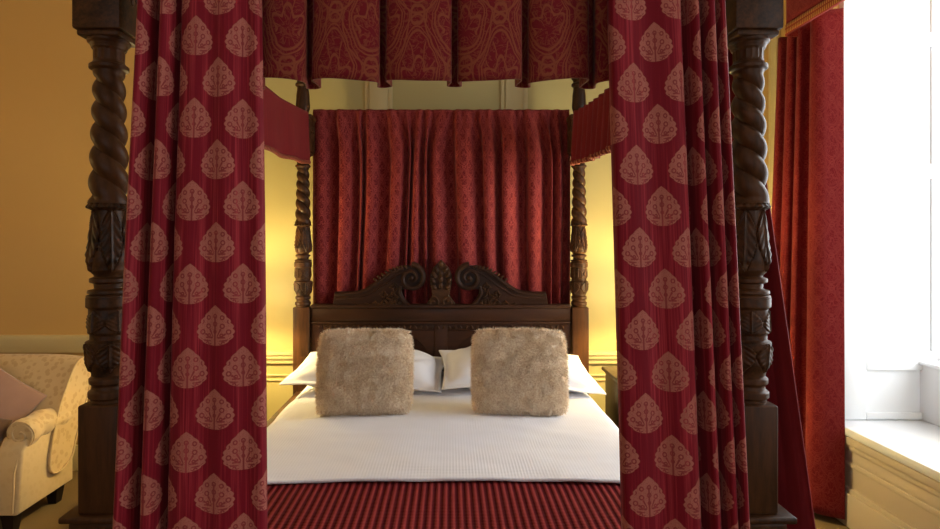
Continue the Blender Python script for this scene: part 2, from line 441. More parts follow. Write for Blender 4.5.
# raised vertical stiles of the wall panelling behind the bed
k = 3
for xa, xb in ((-.525, -.405), (.36, .475)):
    bm = BM()
    add_box(bm, xa, xb, YB-.022, YB-.0005, z(-.73), ZC-.15, .005)
    add_box(bm, xa-.03, xa-.0005, YB-.012, YB-.0005, z(-.73), ZC-.15, .004); add_box(bm, xb+.0005, xb+.03, YB-.012, YB-.0005, z(-.73), ZC-.15, .004)
    trim('trim_%d' % k, bm); k += 1
bm = BM()                                    # dado panels under the rail behind the bed
for xa, xb in ((-1.35, -.9), (.86, 1.35), (1.42, 1.95)):
    for q in range(2):
        d = .03*q
        add_box(bm, xa+d, xb-d, YB-.012+.004*q, YB-.0005, .22, .225+.01, .002)
        add_box(bm, xa+d, xb-d, YB-.012, YB-.0005, z(-.9)-d, z(-.9)+.012-d, .002)
    for xx in (xa, xb-.012): add_box(bm, xx, xx+.012, YB-.012, YB-.0005, .235, z(-.9), .002)
trim('trim_%d' % k, bm); k += 1
# architrave strips on the right wall between the curtain and the corner
bm = BM()
for ya, yb, d in ((3.60, 3.66, .03), (3.67, 3.71, .02)): add_box(bm, XW-d, XW-.0005, ya, yb, .16, ZC-.15, .006)
trim('trim_%d' % k, bm); k += 1
# panelled dado below the window seats on the right wall
def dado(y0, y1):
    bm = BM()
    for za, zb, d in ((SEAT-.085, SEAT-.047, .03), (SEAT-.115, SEAT-.09, .018), (.30, .325, .014), (.33, .336, .006), (.001, .17, .028), (.17, .195, .018)):
        add_box(bm, XW-d, XW-.0005, y0, y1, za, zb, .004)
    return bm
trim('trim_%d' % k, dado(YR+.01, YF+.3), M_apron); k += 1
bm = BM(); add_box(bm, XW-.006, XW-.0003, YR+.01, YB-.06, .196, SEAT-.116, .001); trim('trim_%d' % k, bm, M_apron); k += 1
# cornice round the room
bm = BM()
add_prism(bm, [(YB-.001, ZC-.001), (YB-.14, ZC-.001), (YB-.13, ZC-.03), (YB-.05, ZC-.09), (YB-.03, ZC-.14), (YB-.001, ZC-.14)], 'x', -1.39, XW-.002)
trim('trim_%d' % k, bm); k += 1

# ------------------------------------------------------------------ four-poster bed
BX, YFP, YBP = -.055, 1.52, 3.60          # centre line, front and back post planes
HX = .84; HXF = .823; HXB = .842
bed = empty('four_poster_bed', (BX, (YFP+YBP)/2, 0))
tag(bed, 'dark carved oak four-poster bed with barley-twist posts and scrolled headboard', 'bed')
OFF = Vector((BX, (YFP+YBP)/2, 0))
def L(p): return (p[0]-OFF.x, p[1]-OFF.y, p[2])
def inbed(name, bm, mat, parent=bed, smooth=True, angle=42):
    bmesh.ops.translate(bm, verts=bm.verts, vec=-OFF)
    return mesh_obj(name, bm, mat, parent, smooth, angle=angle)
def rng(a, b, n): return [a+(b-a)*i/n for i in range(n+1)]

def acanthus(th, u, n=6):
    """relief -1..1 of a ring of carved leaves; u 0..1 along the length"""
    a = (th*n/(2*PI)) % 1.0-.5
    wdt = .46*math.sin(PI*min(1, max(0, u))**.8)+.02
    lobes = .5+.5*math.cos(u*34-abs(a)*22)
    inside = 1 if abs(a) < wdt else 0
    edge = max(0, 1-abs(abs(a)-wdt)/.06)
    rib = max(0, 1-abs(a)/.05)
    return inside*(.35+.55*lobes*(abs(a)/max(wdt, .01)))+rib*.7-edge*.4
def post(cx, cy):
    sx = 1 if cx > 0 else -1
    # square leg below the block (the part that carries everything)
    front = cy == YFP; hb = .051 if front else .05
    bm = BM(); add_box(bm, cx-hb, cx+hb, cy-hb, cy+hb, z(-.69) if front else .12, z(-.418), .006, 3)
    if front: add_box(bm, cx-hb-.004, cx+hb+.004, cy-hb-.004, cy+hb+.004, .12, z(-.718), .006, 3)
    p = inbed('bed_post', bm, M_oak)
    if front:
        bm = BM(); add_box(bm, cx-.088, cx+.088, cy-.07, cy+.07, z(-.706), z(-.689), .006, 3); add_box(bm, cx-.068, cx+.068, cy-.06, cy+.06, z(-.728), z(-.708), .005, 2)
        inbed('ledge_moulding', bm, M_oak, p)
    bm = BM(); f = prof([(.12, .05), (.10, .066), (.07, .072), (.03, .06), (0.001, .045)]); add_lathe(bm, cx, cy, rng(.12, .001, 14), lambda th, q: f(q), 32)
    inbed('bun_foot', bm, M_oak, p)
    # turned rings over the block
    bm = BM(); f = prof([(-.35, .038), (-.358, .046), (-.368, .046), (-.376, .039), (-.384, .040), (-.392, .048), (-.404, .048), (-.410, .042), (-.4175, .042)])
    add_lathe(bm, cx, cy, [z(q) for q in rng(-.35, -.4175, 36)], lambda th, q: f(q-EYE), 48)
    inbed('turned_rings', bm, M_oak, p)
    # carved drum
    bm = BM(); f = prof([(-.152, .053), (-.175, .053), (-.18, .047), (-.24, .049), (-.246, .044), (-.258, .044), (-.264, .054), (-.31, .051), (-.35, .040)])
    def rd(th, q):
        h = q-EYE; r = f(h)
        if -.238 < h < -.184: r += .0045*acanthus(th, (h+.238)/.054, 5)
        elif -.338 < h < -.266: r += .0065*acanthus(th+.4, (-h-.266)/.072, 5)
        return r
    add_lathe(bm, cx, cy, [z(q) for q in rng(-.152, -.35, 90)], rd, 120)
    inbed('carved_drum', bm, M_carve, p)
    # upper rings
    bm = BM(); f = prof([(-.098, .034), (-.104, .045), (-.112, .045), (-.117, .035), (-.128, .034), (-.134, .049), (-.141, .050), (-.1415, .044), (-.147, .052), (-.152, .052), (-.1525, .047)])
    add_lathe(bm, cx, cy, [z(q) for q in rng(-.098, -.1525, 44)], lambda th, q: f(q-EYE), 48)
    inbed('turned_rings', bm, M_oak, p)
    # carved vase
    bm = BM(); f = prof([(.088, .044), (.078, .050), (.070, .037), (.05, .038), (0, .043), (-.055, .050), (-.08, .046), (-.098, .034)])
    def rv(th, q):
        h = q-EYE; r = f(h)
        if h > .070: r += .0035*abs(math.cos(th*9))
        elif h > -.085: r += .0065*acanthus(th+.3, (.07-h)/.155, 5)
        return r
    add_lathe(bm, cx, cy, [z(q) for q in rng(.088, -.098, 110)], rv, 120)
    inbed('carved_vase', bm, M_carve, p)
    # barley twist
    def rt(th, q):
        h = (q-EYE-.088)/(.425-.088); h = min(1, max(0, h))
        R = .0490-.0120*h
        Pm = .137*(1-h)+.100*h
        ph = 2*PI*(-(q-EYE-.088))/((.137+Pm)/2)
        a = abs(math.cos((th-ph*-1*-1)+PI*0)) if False else abs(math.cos(th-ph))
        fade = min(1, h/.05, (1-h)/.05)
        return R*(1-fade*.30*(1-a**.75))
    bm = BM(); add_lathe(bm, cx, cy, [z(q) for q in rng(.425, .088, 190)], rt, 72)
    inbed('twisted_shaft', bm, M_oak, p)
    # collar, fluted neck and flare to the capital block
    bm = BM(); f = prof([(.508, .050), (.500, .050), (.494, .044), (.486, .041), (.478, .0365), (.452, .0360), (.447, .039), (.441, .046), (.433, .046), (.427, .037), (.425, .037)])
    def rn(th, q):
        h = q-EYE; r = f(h)
        if (.455 < h < .482): r -= .0018*abs(math.cos(th*8))
        return r
    add_lathe(bm, cx, cy, [z(q) for q in rng(.508, .425, 60)], rn, 64)
    inbed('fluted_neck', bm, M_oak, p)
    bm = BM(); add_box(bm, cx-.060, cx+.060, cy-.060, cy+.060, z(.52), z(.73), .006, 2)
    add_box(bm, cx-.053, cx+.053, cy-.053, cy+.053, z(.505), z(.521), .006, 2); add_box(bm, cx-.066, cx+.066, cy-.066, cy+.066, z(.715), z(.745), .006, 2)
    for s in (-1, 1):                              # low carved rosettes on the faces
        for q in range(8):
            a = q*PI/4
            add_blob(bm, (cx+.024*math.sin(a), cy+s*.060, z(.64)+.024*math.cos(a)), .009, .006, .02, a)
            add_blob(bm, (cx+s*.060, cy+.024*math.sin(a), z(.64)+.024*math.cos(a)), .006, .009, .02, 0, -a)
    inbed('capital_block', bm, M_carve, p)
    bm = BM(); f = prof([(1.09, .04), (1.06, .045), (1.04, .036), (1.0, .044), (.97, .046), (.96, .036), (.945, .036), (.94, .046), (.925, .046), (.92, .034), (.86, .040), (.80, .043), (.76, .034), (.745, .05)])
    add_lathe(bm, cx, cy, [z(q) for q in rng(1.09, .745, 70)], lambda th, q: f(q-EYE), 40)
    inbed('upper_baluster', bm, M_oak, p)
for cy in (YFP, YBP):
    for s in (-1, 1): post(BX+s*(HXF if cy == YFP else HXB), cy)
# bed rails
for s in (-1, 1):
    bm = BM(); add_box(bm, BX+s*HX-.02, BX+s*HX+.02, YFP+.061, YBP-.061, .30, .52, .006); add_box(bm, BX+s*HX-.028, BX+s*HX+.028, YFP+.061, YBP-.061, .50, .53, .006)
    inbed('side_rail', bm, M_oak)
bm = BM(); add_box(bm, BX-HX+.061, BX+HX-.061, YFP-.02, YFP+.02, .30, .52, .006); inbed('foot_rail', bm, M_oak)
# tester frame carried on the posts
bm = BM(); zt = z(1.09)
for s in (-1, 1): add_box(bm, BX+s*HX-.05, BX+s*HX+.05, YFP-.05, YBP+.05, zt, zt+.1, .008)
for yy in (YFP, YBP): add_box(bm, BX-HX+.05, BX+HX-.05, yy-.05, yy+.05, zt, zt+.1, .008)
for s in (-1, 1): add_box(bm, BX+s*(HX+.03)-.05, BX+s*(HX+.03)+.05, YFP-.09, YBP+.06, zt+.1, zt+.15, .01)
add_box(bm, BX-HX-.0, BX+HX+.0, YFP-.09, YFP+.03, zt+.1, zt+.15, .01)
inbed('tester_frame', bm, M_oak)
# curtain rails between the posts
def rod(a, c, r=.008, name='curtain_rail'):
    bm = BM(); add_tube(bm, [a, c], r, 12); return inbed(name, bm, M_brass)
rod((BX-HX+.08, YFP-.03, z(.70)), (BX+HX-.08, YFP-.03, z(.70))); rod((BX-HX+.0, YBP+.105, z(.765)), (BX+HX-.0, YBP+.105, z(.765)), .006)
for s in (-1, 1): rod((BX+s*(HX-.04), YFP+.02, z(.655)), (BX+s*(HX-.04), YBP-.02, z(.655)), .006)

# headboard ---------------------------------------------------------------
HS = 163.9
def hp(px, py): return (BX+(px-441)/HS, z((238-py)/HS))
hb_y = YBP
bm = BM(); x0, x1 = BX-HX+.054, BX+HX-.054
add_box(bm, x0, x1, hb_y-.012, hb_y+.015, .45, z(-.51))
head = inbed('headboard', bm, M_head, smooth=False)
bm = BM()
add_box(bm, x0, x1, hb_y-.034, hb_y+.02, z(-.505), z(-.425), .006, 2)
add_box(bm, x0, x1, hb_y-.046, hb_y+.02, z(-.425), z(-.402), .007, 3)
add_box(bm, x0, x1, hb_y-.042, hb_y+.0, z(-.520), z(-.505), .005, 2)
inbed('top_rail', bm, M_head, head)
bm = BM()
for xa, xb in ((x0, x0+.07), (BX-.04, BX+.04), (x1-.07, x1)): add_box(bm, xa, xb, hb_y-.030, hb_y-.013, .46, z(-.521), .005)
add_box(bm, x0+.07, x1-.07, hb_y-.026, hb_y-.013, z(-.56), z(-.521), .004)
# arched frames of the two panels, with moulded edge
for c0, c1 in ((x0+.07, BX-.04), (BX+.04, x1-.07)):
    w_ = c1-c0; mid = (c0+c1)/2
    for s in (-1, 1):
        e0 = c0 if s < 0 else c1
        pts = [(e0, z(-.561)), (mid+s*w_*.12, z(-.561))]
        for i in range(9):
            a = i/8*PI/2
            pts.append((mid+s*(w_*.12+(w_*.33)*math.sin(a)), z(-.575)-.16*(1-math.cos(a))))
        pts.append((e0, z(-.735)))
        if s > 0: pts.reverse()
        add_prism(bm, pts, 'y', hb_y-.026, hb_y-.013, .002, 1)
inbed('arched_panel_frame', bm, M_head, head)
bm = BM()                                             # frieze of small carved lobes below the rail
for i in range(44):
    xx = x0+.05+(x1-x0-.1)*i/43
    add_blob(bm, (xx, hb_y-.031, z(-.54)), .007, .006, .013, .5*(-1)**i)
inbed('carved_frieze', bm, M_carve, head)
# swan-neck crest halves
top_px = [(334, 303), (335.5, 292), (340, 291.5), (350, 291.5), (362, 289.5), (373, 283), (382, 276.5), (393, 269), (404, 265.4), (413, 265.8), (419, 269), (422.5, 275), (422, 281), (418, 286.5), (411, 289.5), (405, 289), (402, 290.5), (403.5, 296), (409, 303), (418, 308.5), (418, 309), (334, 309)]
def smooth_px(pts, per=4):
    v = catmull([(a, c, 0) for a, c in pts[1:20]], per); return [(334, 309), (334, 303)]+[(q.x, q.y) for q in v]+[(420, 309)]
for s in (-1, 1):
    mir = (lambda p: p) if s < 0 else (lambda p: (882-p[0]-1, p[1]))
    bm = BM(); poly = [hp(*mir(p)) for p in smooth_px(top_px)]
    if s > 0: poly.reverse()
    add_prism(bm, poly, 'y', hb_y-.028, hb_y+.016, .003, 1)
    cr = inbed('swan_neck_crest', bm, M_head, head)
    # moulding following the upper edge and rolling into the volute
    bm = BM()
    path = catmull([(336, 294, 0), (350, 293.5, 0), (363, 291.5, 0), (374, 285, 0), (383, 278.5, 0), (394, 271, 0), (404, 267.5, 0)], 6)
    P3 = [(*(hp(*mir((q.x, q.y)))),) for q in path]
    add_tube(bm, [(a, hb_y-.030, c) for a, c in P3], [.009+.004*i/len(P3) for i in range(len(P3))], 8)
    path2 = catmull([(337, 298, 0), (352, 297.5, 0), (366, 295.5, 0), (378, 289, 0), (388, 282, 0), (398, 275, 0), (404, 273, 0)], 6)
    add_tube(bm, [(a, hb_y-.029, c) for a, c in [hp(*mir((q.x, q.y))) for q in path2]], .006, 8)
    sp = []; rr = []
    for i in range(60):
        t = i/59; a = -PI/2*1+t*2*PI*1.75; R = 11.5*(1-t)+1.8
        sp.append((412+R*math.cos(a), 277.5+R*math.sin(a))); rr.append(.012*(1-t)+.006)
    add_tube(bm, [(hp(*mir(q))[0], hb_y-.034-.012*i/59, hp(*mir(q))[1]) for i, q in enumerate(sp)], rr, 8)
    add_blob(bm, (hp(*mir((412, 277.5)))[0], hb_y-.046, hp(*mir((412, 277.5)))[1]), .014, .012, .014)
    # lower S strut from volute to rail
    p3 = catmull([(401, 286, 0), (400, 293, 0), (404, 300, 0), (411, 305, 0), (420, 307.5, 0)], 6)
    add_tube(bm, [(hp(*mir((q.x, q.y)))[0], hb_y-.034, hp(*mir((q.x, q.y)))[1]) for q in p3], .008, 8)
    inbed('volute_moulding', bm, M_head, cr)
    # carved foliage between moulding and rail, and on the back of the scroll
    bm = BM(); rnd = random.Random(4)
    for (cx_, cy_, n_, R_) in ((393, 297, 9, 6.5), (385, 303, 8, 4.5), (376, 304, 7, 4), (395, 287, 7, 5), (367, 305, 6, 3), (358, 305.5, 5, 2.5), (391, 305, 7, 4), (398, 302, 6, 3.5), (384, 294, 6, 4)):
        for q in range(n_):
            a = 2*PI*q/n_+rnd.random()*.4
            c = hp(*mir((cx_+R_*.6*math.cos(a), cy_+R_*.6*math.sin(a))))
            add_blob(bm, (c[0], hb_y-.030, c[1]), .006, .011, R_/HS*.55, s*(-1)*(-(a+PI/2)) if s < 0 else (a+PI/2)*-1*-1+PI*0)
    for q in range(9):
        t = q/8; c = hp(*mir((376+30*t, 279.5-13*math.sin(t*PI/2))))
        add_blob(bm, (c[0], hb_y-.032, c[1]), .008, .012, .016, -.9*s*(-1))
    inbed('carved_foliage', bm, M_carve, cr)
# palmette finial in the middle
bm = BM()
fp = [(428, 309), (427, 303), (430, 299), (433, 295), (432, 290), (430, 283), (430, 275), (433, 268), (438, 262.5), (441, 259.5), (444, 262.5), (449, 268), (452, 275), (452, 283), (450, 290), (449, 295), (452, 299), (455, 303), (454, 309)]
add_prism(bm, [hp(*p) for p in fp], 'y', hb_y-.03, hb_y+.014, .003, 1)
fin = inbed('palmette_finial', bm, M_carve, head)
bm = BM()
for row, (yy, n_, R_) in enumerate(((285, 3, 7), (279, 3, 8), (273, 3, 7), (268, 2, 4.5), (263.5, 1, 0))):
    for q in range(n_):
        o_ = 0 if n_ == 1 else (q/(n_-1)-.5)*2
        c = hp(441+o_*R_, yy+abs(o_)*1.5)
        add_blob(bm, (c[0], hb_y-.034, c[1]), .014, .014, .022, o_*.7)
for o_ in (-1, 1):
    if True:
        pass
    sp = []
    for i in range(40):
        t = i/39; a = PI/2+t*2*PI*1.2; R = 5*(1-t)+1
        sp.append((441+o_*(7.5+R*math.cos(a)), 302-R*math.sin(a)))
    add_tube(bm, [(hp(*q)[0], hb_y-.036, hp(*q)[1]) for q in sp], .006, 8)
for q in range(5):
    c = hp(433+4*q, 306); add_blob(bm, (c[0], hb_y-.035, c[1]), .008, .012, .014, (q-2)*.4)
inbed('carved_leaves', bm, M_carve, fin)

# ------------------------------------------------------------------ mattress and bedding
MT = z(-.825)
CXB = -.035
def sheet_section(hw, drop, rad, top):
    """x,z polyline across the bed from left hem over the top to right hem"""
    pts = [Vector((-hw-.02, 0, top-drop)), Vector((-hw-.008, 0, top-drop*.5)), Vector((-hw, 0, top-rad))]
    for i in range(1, 7):
        a = PI-i/6*PI/2; pts.append(Vector((-hw+rad+rad*math.cos(a), 0, top-rad+rad*math.sin(a))))
    n = 24
    for i in range(1, n): pts.append(Vector(((-hw+rad)+(2*(hw-rad))*i/n, 0, top+.012*(1-(2*i/n-1)**2))))
    for i in range(0, 7):
        a = PI/2-i/6*PI/2; pts.append(Vector((hw-rad+rad*math.cos(a), 0, top-rad+rad*math.sin(a))))
    pts += [Vector((hw+.008, 0, top-drop*.5)), Vector((hw+.02, 0, top-drop))]
    return pts
def bed_cloth(name, mat, hw, drop, rad, top, y0, y1, ny, wrinkle, solid, foot=0, edge=0, seed=0):
    sec, T = resample(sheet_section(hw, drop, rad, top), 120)
    rows = []
    yy = rng(y0, y1, ny)
    bm = BM()
    def f(u, v):
        p = sec[round(u*120)]; y = y0+(y1-y0)*v
        e = edge*noise.noise(Vector((p.x*2.2, seed, 0)))*(1-v)
        topness = max(0, min(1, (p.z-(top-rad*1.5))/rad))
        nz = noise.noise(Vector((p.x*3+seed, y*5, 1)))*.5+noise.noise(Vector((p.x*8+seed, y*13, 4)))*.22
        hang = (1-topness)*.012*math.sin(y*17+p.z*3)*(1 if p.x > 0 else -1)
        return Vector((CXB+p.x+hang, y+e, p.z+nz*wrinkle*topness))
    add_grid(bm, f, 120, ny, uv=lambda u, v: (T*u, y0+(y1-y0)*v))
    if foot:
        pass
    bmesh.ops.recalc_face_normals(bm, faces=bm.faces)
    if sum(fc.normal.z for fc in bm.faces) < 0: bmesh.ops.reverse_faces(bm, faces=bm.faces)
    o = mesh_obj(name, bm, mat, None, True, solid=solid, offset=1)
    return o
bm = BM(); add_box(bm, CXB-.75, CXB+.75, YFP+.03, YBP-.05, .40, MT-.018, .03, 4)
mt = mesh_obj('mattress', bm, M_cotton, None, True, angle=50); tag(mt, 'thick white mattress under the coverlet and red blanket', 'mattress')
bm = BM(); add_box(bm, CXB-.75, CXB+.75, YFP+.03, YBP-.05, .325, .399, .02, 3)
inbed('sprung_base', bm, M_lining)
bl = bed_cloth('blanket', M_blanket, .772, .27, .055, MT-.010, 1.56, 2.16, 60, .003, .006, seed=3)
tag(bl, 'dark red ribbed blanket with fine stripes across the foot of the bed', 'blanket')
cv = bed_cloth('coverlet', M_waffle, .782, .25, .06, MT+.004, 1.965, YBP-.07, 150, .013, .009, edge=.03, seed=7)
tag(cv, 'white waffle cotton coverlet turned down over the red blanket', 'coverlet')

def pillow_bm(w_, h_, t_, flange=.0, n=48, wr=.01, seed=0, pinch=.05, p=2.6, rnd_=0):
    bm = BM(); W2, H2 = w_/2, h_/2; iw, ih = W2-flange, H2-flange
    def side(s):
        def f(u, v):
            a = u*2-1; c = v*2-1
            x = W2*a*(1-pinch*(1-c*c)*abs(a)**3)*(1-rnd_*c*c*c*c)**.5; y = H2*c*(1-pinch*(1-a*a)*abs(c)**3)*(1-rnd_*a*a*a*a)**.5
            q = max(0, 1-(abs(x)/iw)**p); r = max(0, 1-(abs(y)/ih)**p)
            tt = (q*r)**.5*t_/2 if q*r > 0 else 0
            nn = noise.noise(Vector((x*7+seed, y*7, seed*1.7)))*wr+noise.noise(Vector((x*19+seed, y*19, seed)))*wr*.35
            zz = s*(tt+.002)+nn*(.35+min(1, tt*14)*.65)
            return Vector((x, y, zz))
        return f
    A = add_grid(bm, side(1), n, n); B = add_grid(bm, side(-1), n, n)
    for fc in list(bm.faces)[n*n:]: fc.normal_flip()
    for i in range(n+1):
        pass
    # sew the rim
    rimA = [A[i][0] for i in range(n)]+[A[n][j] for j in range(n)]+[A[i][n] for i in range(n, 0, -1)]+[A[0][j] for j in range(n, 0, -1)]
    rimB = [B[i][0] for i in range(n)]+[B[n][j] for j in range(n)]+[B[i][n] for i in range(n, 0, -1)]+[B[0][j] for j in range(n, 0, -1)]
    m_ = len(rimA)
    for i in range(m_): bm.faces.new((rimA[i], rimB[i], rimB[(i+1) % m_], rimA[(i+1) % m_]))
    return bm
def place(o, loc, rx=0, ry=0, rz=0):
    o.matrix_world = Matrix.Translation(loc) @ Matrix.Rotation(rz, 4, 'Z') @ Matrix.Rotation(ry, 4, 'Y') @ Matrix.Rotation(rx, 4, 'X')
    return o
def bend(bm, k, kx=0):
    for v in bm.verts: v.co.z -= k*(abs(v.co.x)**2)*2 + (kx*max(0, -v.co.y-.12))
G = 'white pillows at the head of the bed'
def bed_pillow(x, y, zz, seed, label, rx=.0, ry=0, rz=0, w_=.84, t_=.19):
    bm = pillow_bm(w_, .56, t_, .055, wr=.020, seed=seed, pinch=.05); bend(bm, .04, .05)
    o = mesh_obj('pillow', bm, M_cotton, None, True); tag(o, label, 'pillow', G)
    place(o, (x, y, zz), rx, ry, rz); return o
bed_pillow(-.445, 3.29, MT+.105, 1, 'white flanged pillow behind the left fur cushion', .10, .035, -.06)
bed_pillow(.365, 3.25, MT+.112, 5, 'white flanged pillow behind the right fur cushion', .14, .045, .05)

# fur cushions
def fur_cushion(cx, cy, cz, rx, rz, seed, label):
    body = pillow_bm(.425, .375, .17, 0, 44, .010, seed, .015, 3.4, .14)
    body.normal_update(); body.verts.ensure_lookup_table(); body.faces.ensure_lookup_table()
    rnd = random.Random(seed)
    faces = [f for f in body.faces]; areas = [f.calc_area() for f in faces]
    pick = rnd.choices(faces, areas, k=42000)
    blades = []
    for f in pick:
        vs = [v.co for v in f.verts]; a, c = rnd.random(), rnd.random()
        p = vs[0].lerp(vs[1], a).lerp(vs[3].lerp(vs[2], a), c) if len(vs) == 4 else f.calc_center_median()
        n = f.normal
        sw = Vector((noise.noise(p*20+Vector((seed, 0, 0))), noise.noise(p*20+Vector((0, seed, 3)))-.25, noise.noise(p*20+Vector((5, 0, seed)))))
        tn = sw-n*sw.dot(n)
        j = Vector((rnd.uniform(-1, 1), rnd.uniform(-1, 1), rnd.uniform(-1, 1)))
        d = (n+tn*1.9+j*.33).normalized(); ln = .0+rnd.uniform(.013, .026)
        blades.append((p.copy(), d, n.copy(), ln, j))
    for p, d, n, ln, j in blades:
        sd = d.cross(j).normalized()*.0009
        q = p+d*ln*.55; tip = p+(d*ln+tn*0)+Vector((0, -.003, 0))
        a = body.verts.new(p+sd); b_ = body.verts.new(p-sd); c = body.verts.new(q-sd*.8); e = body.verts.new(q+sd*.8); t_ = body.verts.new(tip)
        body.faces.new((a, b_, c, e)); body.faces.new((e, c, t_))
    o = mesh_obj('fur_cushion', body, M_fur, None, True); tag(o, label, 'cushion', 'fur cushions leaning on the pillows')
    place(o, (cx, cy, cz), rx, 0, rz); return o
fur_cushion(-.395, 2.745, MT+.205, PI/2-.30, .03, 3, 'square beige fur cushion leaning on the left white pillow')
fur_cushion(.322, 2.745, MT+.207, PI/2-.30, -.05, 8, 'square pale fur cushion leaning on the right white pillow')

# ------------------------------------------------------------------ drapery
def drape(name, top, bot, z0, z1, mat, nu=150, nv=60, per=8, solid=.004, sway=.006, seed=0, uoff=0, hem=None, ease=1.0, voff=0, parent=None, hscale=1.0):
    """cloth between a top plan curve (x,y) at height z1 and a bottom plan curve at z0"""
    A, TA = resample(catmull([(p[0], p[1], 0) for p in top], per), nu)
    B, TB = resample(catmull([(p[0], p[1], 0) for p in bot], per), nu)
    T = (TA+TB)/2*hscale
    bm = BM()
    def f(u, v):
        t = (1-v)**ease
        a = A[round(u*nu)]; c = B[round(u*nu)]; p = a.lerp(c, t)
        zb = z0+(hem(u) if hem else 0); zz = zb+(z1-zb)*v
        w1 = noise.noise(Vector((u*5+seed, zz*1.1, seed)))*sway*(.4+t); w2 = noise.noise(Vector((u*14+seed, zz*2.3, 2+seed)))*sway*.35
        return Vector((p.x+w1*.5, p.y+w1+w2, zz))
    add_grid(bm, f, nu, nv, uv=lambda u, v: (u*T+uoff, z0+(z1-z0)*v+voff))
    return mesh_obj(name, bm, mat, parent, True, solid=solid, offset=0)
YC = 1.40
def cur_left():
    # (fraction across, depth): folds gathered at the outer side, flat towards the bed opening
    fr = [(0, .02), (.025, -.02), (.07, -.045), (.13, -.02), (.16, .025), (.20, .02), (.23, -.04), (.285, -.045), (.315, -.01), (.335, .02), (.36, .01), (.39, -.03), (.50, -.045), (.62, -.035), (.75, -.045), (.88, -.03), (.97, -.035), (1.0, -.015)]
    def mk(xa, xb, k, sh=0): return [(xa+(xb-xa)*a, YC+d*k+sh) for a, d in fr]
    o = drape('bed_curtain', mk(-.725, -.445, .8), mk(-.815, -.412, 1.15, -.03), .04, z(.80), M_leaf, 260, 90, seed=2, uoff=.064, voff=-.016, ease=1.0)
    tag(o, 'red leaf-patterned bed curtain hanging beside the left front post', 'curtain', 'front curtains of the four-poster bed')
def cur_right():
    fr = [(0, -.01), (.02, -.035), (.15, -.04), (.30, -.03), (.45, -.045), (.55, -.05), (.60, -.02), (.615, .025), (.65, .02), (.70, -.035), (.745, -.03), (.76, .02), (.80, .02), (.83, -.03), (.875, -.03), (.89, .02), (.92, .02), (.95, -.025), (.985, -.015), (1.0, .02)]
    def mk(xa, xb, k, sh=0): return [(xa+(xb-xa)*a, YC+d*k+sh) for a, d in fr]
    o = drape('bed_curtain', mk(.365, .638, .8), mk(.420, .73, 1.15, -.02), .04, z(.80), M_leaf, 260, 90, seed=5, uoff=.048, voff=.091)
    tag(o, 'red leaf-patterned bed curtain hanging beside the right front post', 'curtain', 'front curtains of the four-poster bed')
cur_left(); cur_right()

# box-pleated front valance
def valance():
    edges = [-.655]; 
    x = [-.93+.0]
    pl = [(-.72, -.665), (-.65, -.50), (-.485, -.362), (-.340, -.180), (-.158, -.001), (.022, .174), (.198, .340), (.364, .50), (.515, .62)]
    pts = []
    yv = 1.475
    for i, (a, c) in enumerate(pl):
        pts += [(a+.006, yv+.05), (a-.001, yv+.0), (a+.006, yv-.018), (a+(c-a)*.3, yv-.034), (a+(c-a)*.7, yv-.036), (c-.006, yv-.026), (c+.003, yv-.004), (c-.004, yv+.05)]
    top = [(p[0], yv+(p[1]-yv)*.75) for p in pts]
    def hem(u): return .004*math.sin(u*60)
    o = drape('pleated_valance', top, pts, z(.388), z(.82), M_val, 500, 24, per=5, seed=9, sway=.003, hem=hem, solid=.005)
    return tag(o, 'box-pleated red and gold damask valance across the front of the bed', 'valance')
valance()
# side valances
def side_valance(s, gathered, label):
    n = 160; bm = BM(); X = BX+s*(HX-.055)
    ya, yb = YFP+.12, YBP-.10
    def f(u, v):
        y = ya+(yb-ya)*u; sag = 0.055*math.sin(PI*min(1, (1-u)*1.15))
        zt_ = z(.748)-sag*1.05; zb_ = z(.452)-sag*.75-(.008*abs(math.sin(u*40)) if gathered else .003*math.sin(u*30))
        amp = .016 if gathered else .005
        dx = amp*math.sin(u*(95 if gathered else 16)+math.sin(u*9)*2)*(.5+.5*(1-v))+(1-v)*.012*-s
        return Vector((X+dx, y, zb_+(zt_-zb_)*v))
    add_grid(bm, f, 300, 16, uv=lambda u, v: (u*(yb-ya), v*.35))
    e = mesh_obj('side_valance', bm, M_lining, None, True, solid=.005); tag(e, label, 'valance')
    bm = BM(); pts = [f(i/300, 0)+Vector((0, 0, -.006)) for i in range(301)]
    L_ = bm.loops.layers.uv.verify()
    vs = []
    for i, p in enumerate(pts):
        vs.append([bm.verts.new(p+Vector((.008*math.cos(a), 0, .012*math.sin(a)))) for a in (0, PI/3, 2*PI/3, PI, 4*PI/3, 5*PI/3)])
    for i in range(300):
        for k_ in range(6):
            fc = bm.faces.new((vs[i][k_], vs[i+1][k_], vs[i+1][(k_+1) % 6], vs[i][(k_+1) % 6]))
            for lp, (a, c) in zip(fc.loops, ((i, k_), (i+1, k_), (i+1, k_+1), (i, k_+1))): lp[L_].uv = (a*.0066, c*.004)
    mesh_obj('braid_trim', bm, M_braid, e, True)
side_valance(-1, False, 'plain red side valance along the left top of the bed with braided edge')
side_valance(1, True, 'gathered dark red side valance along the right top of the bed with braided edge')

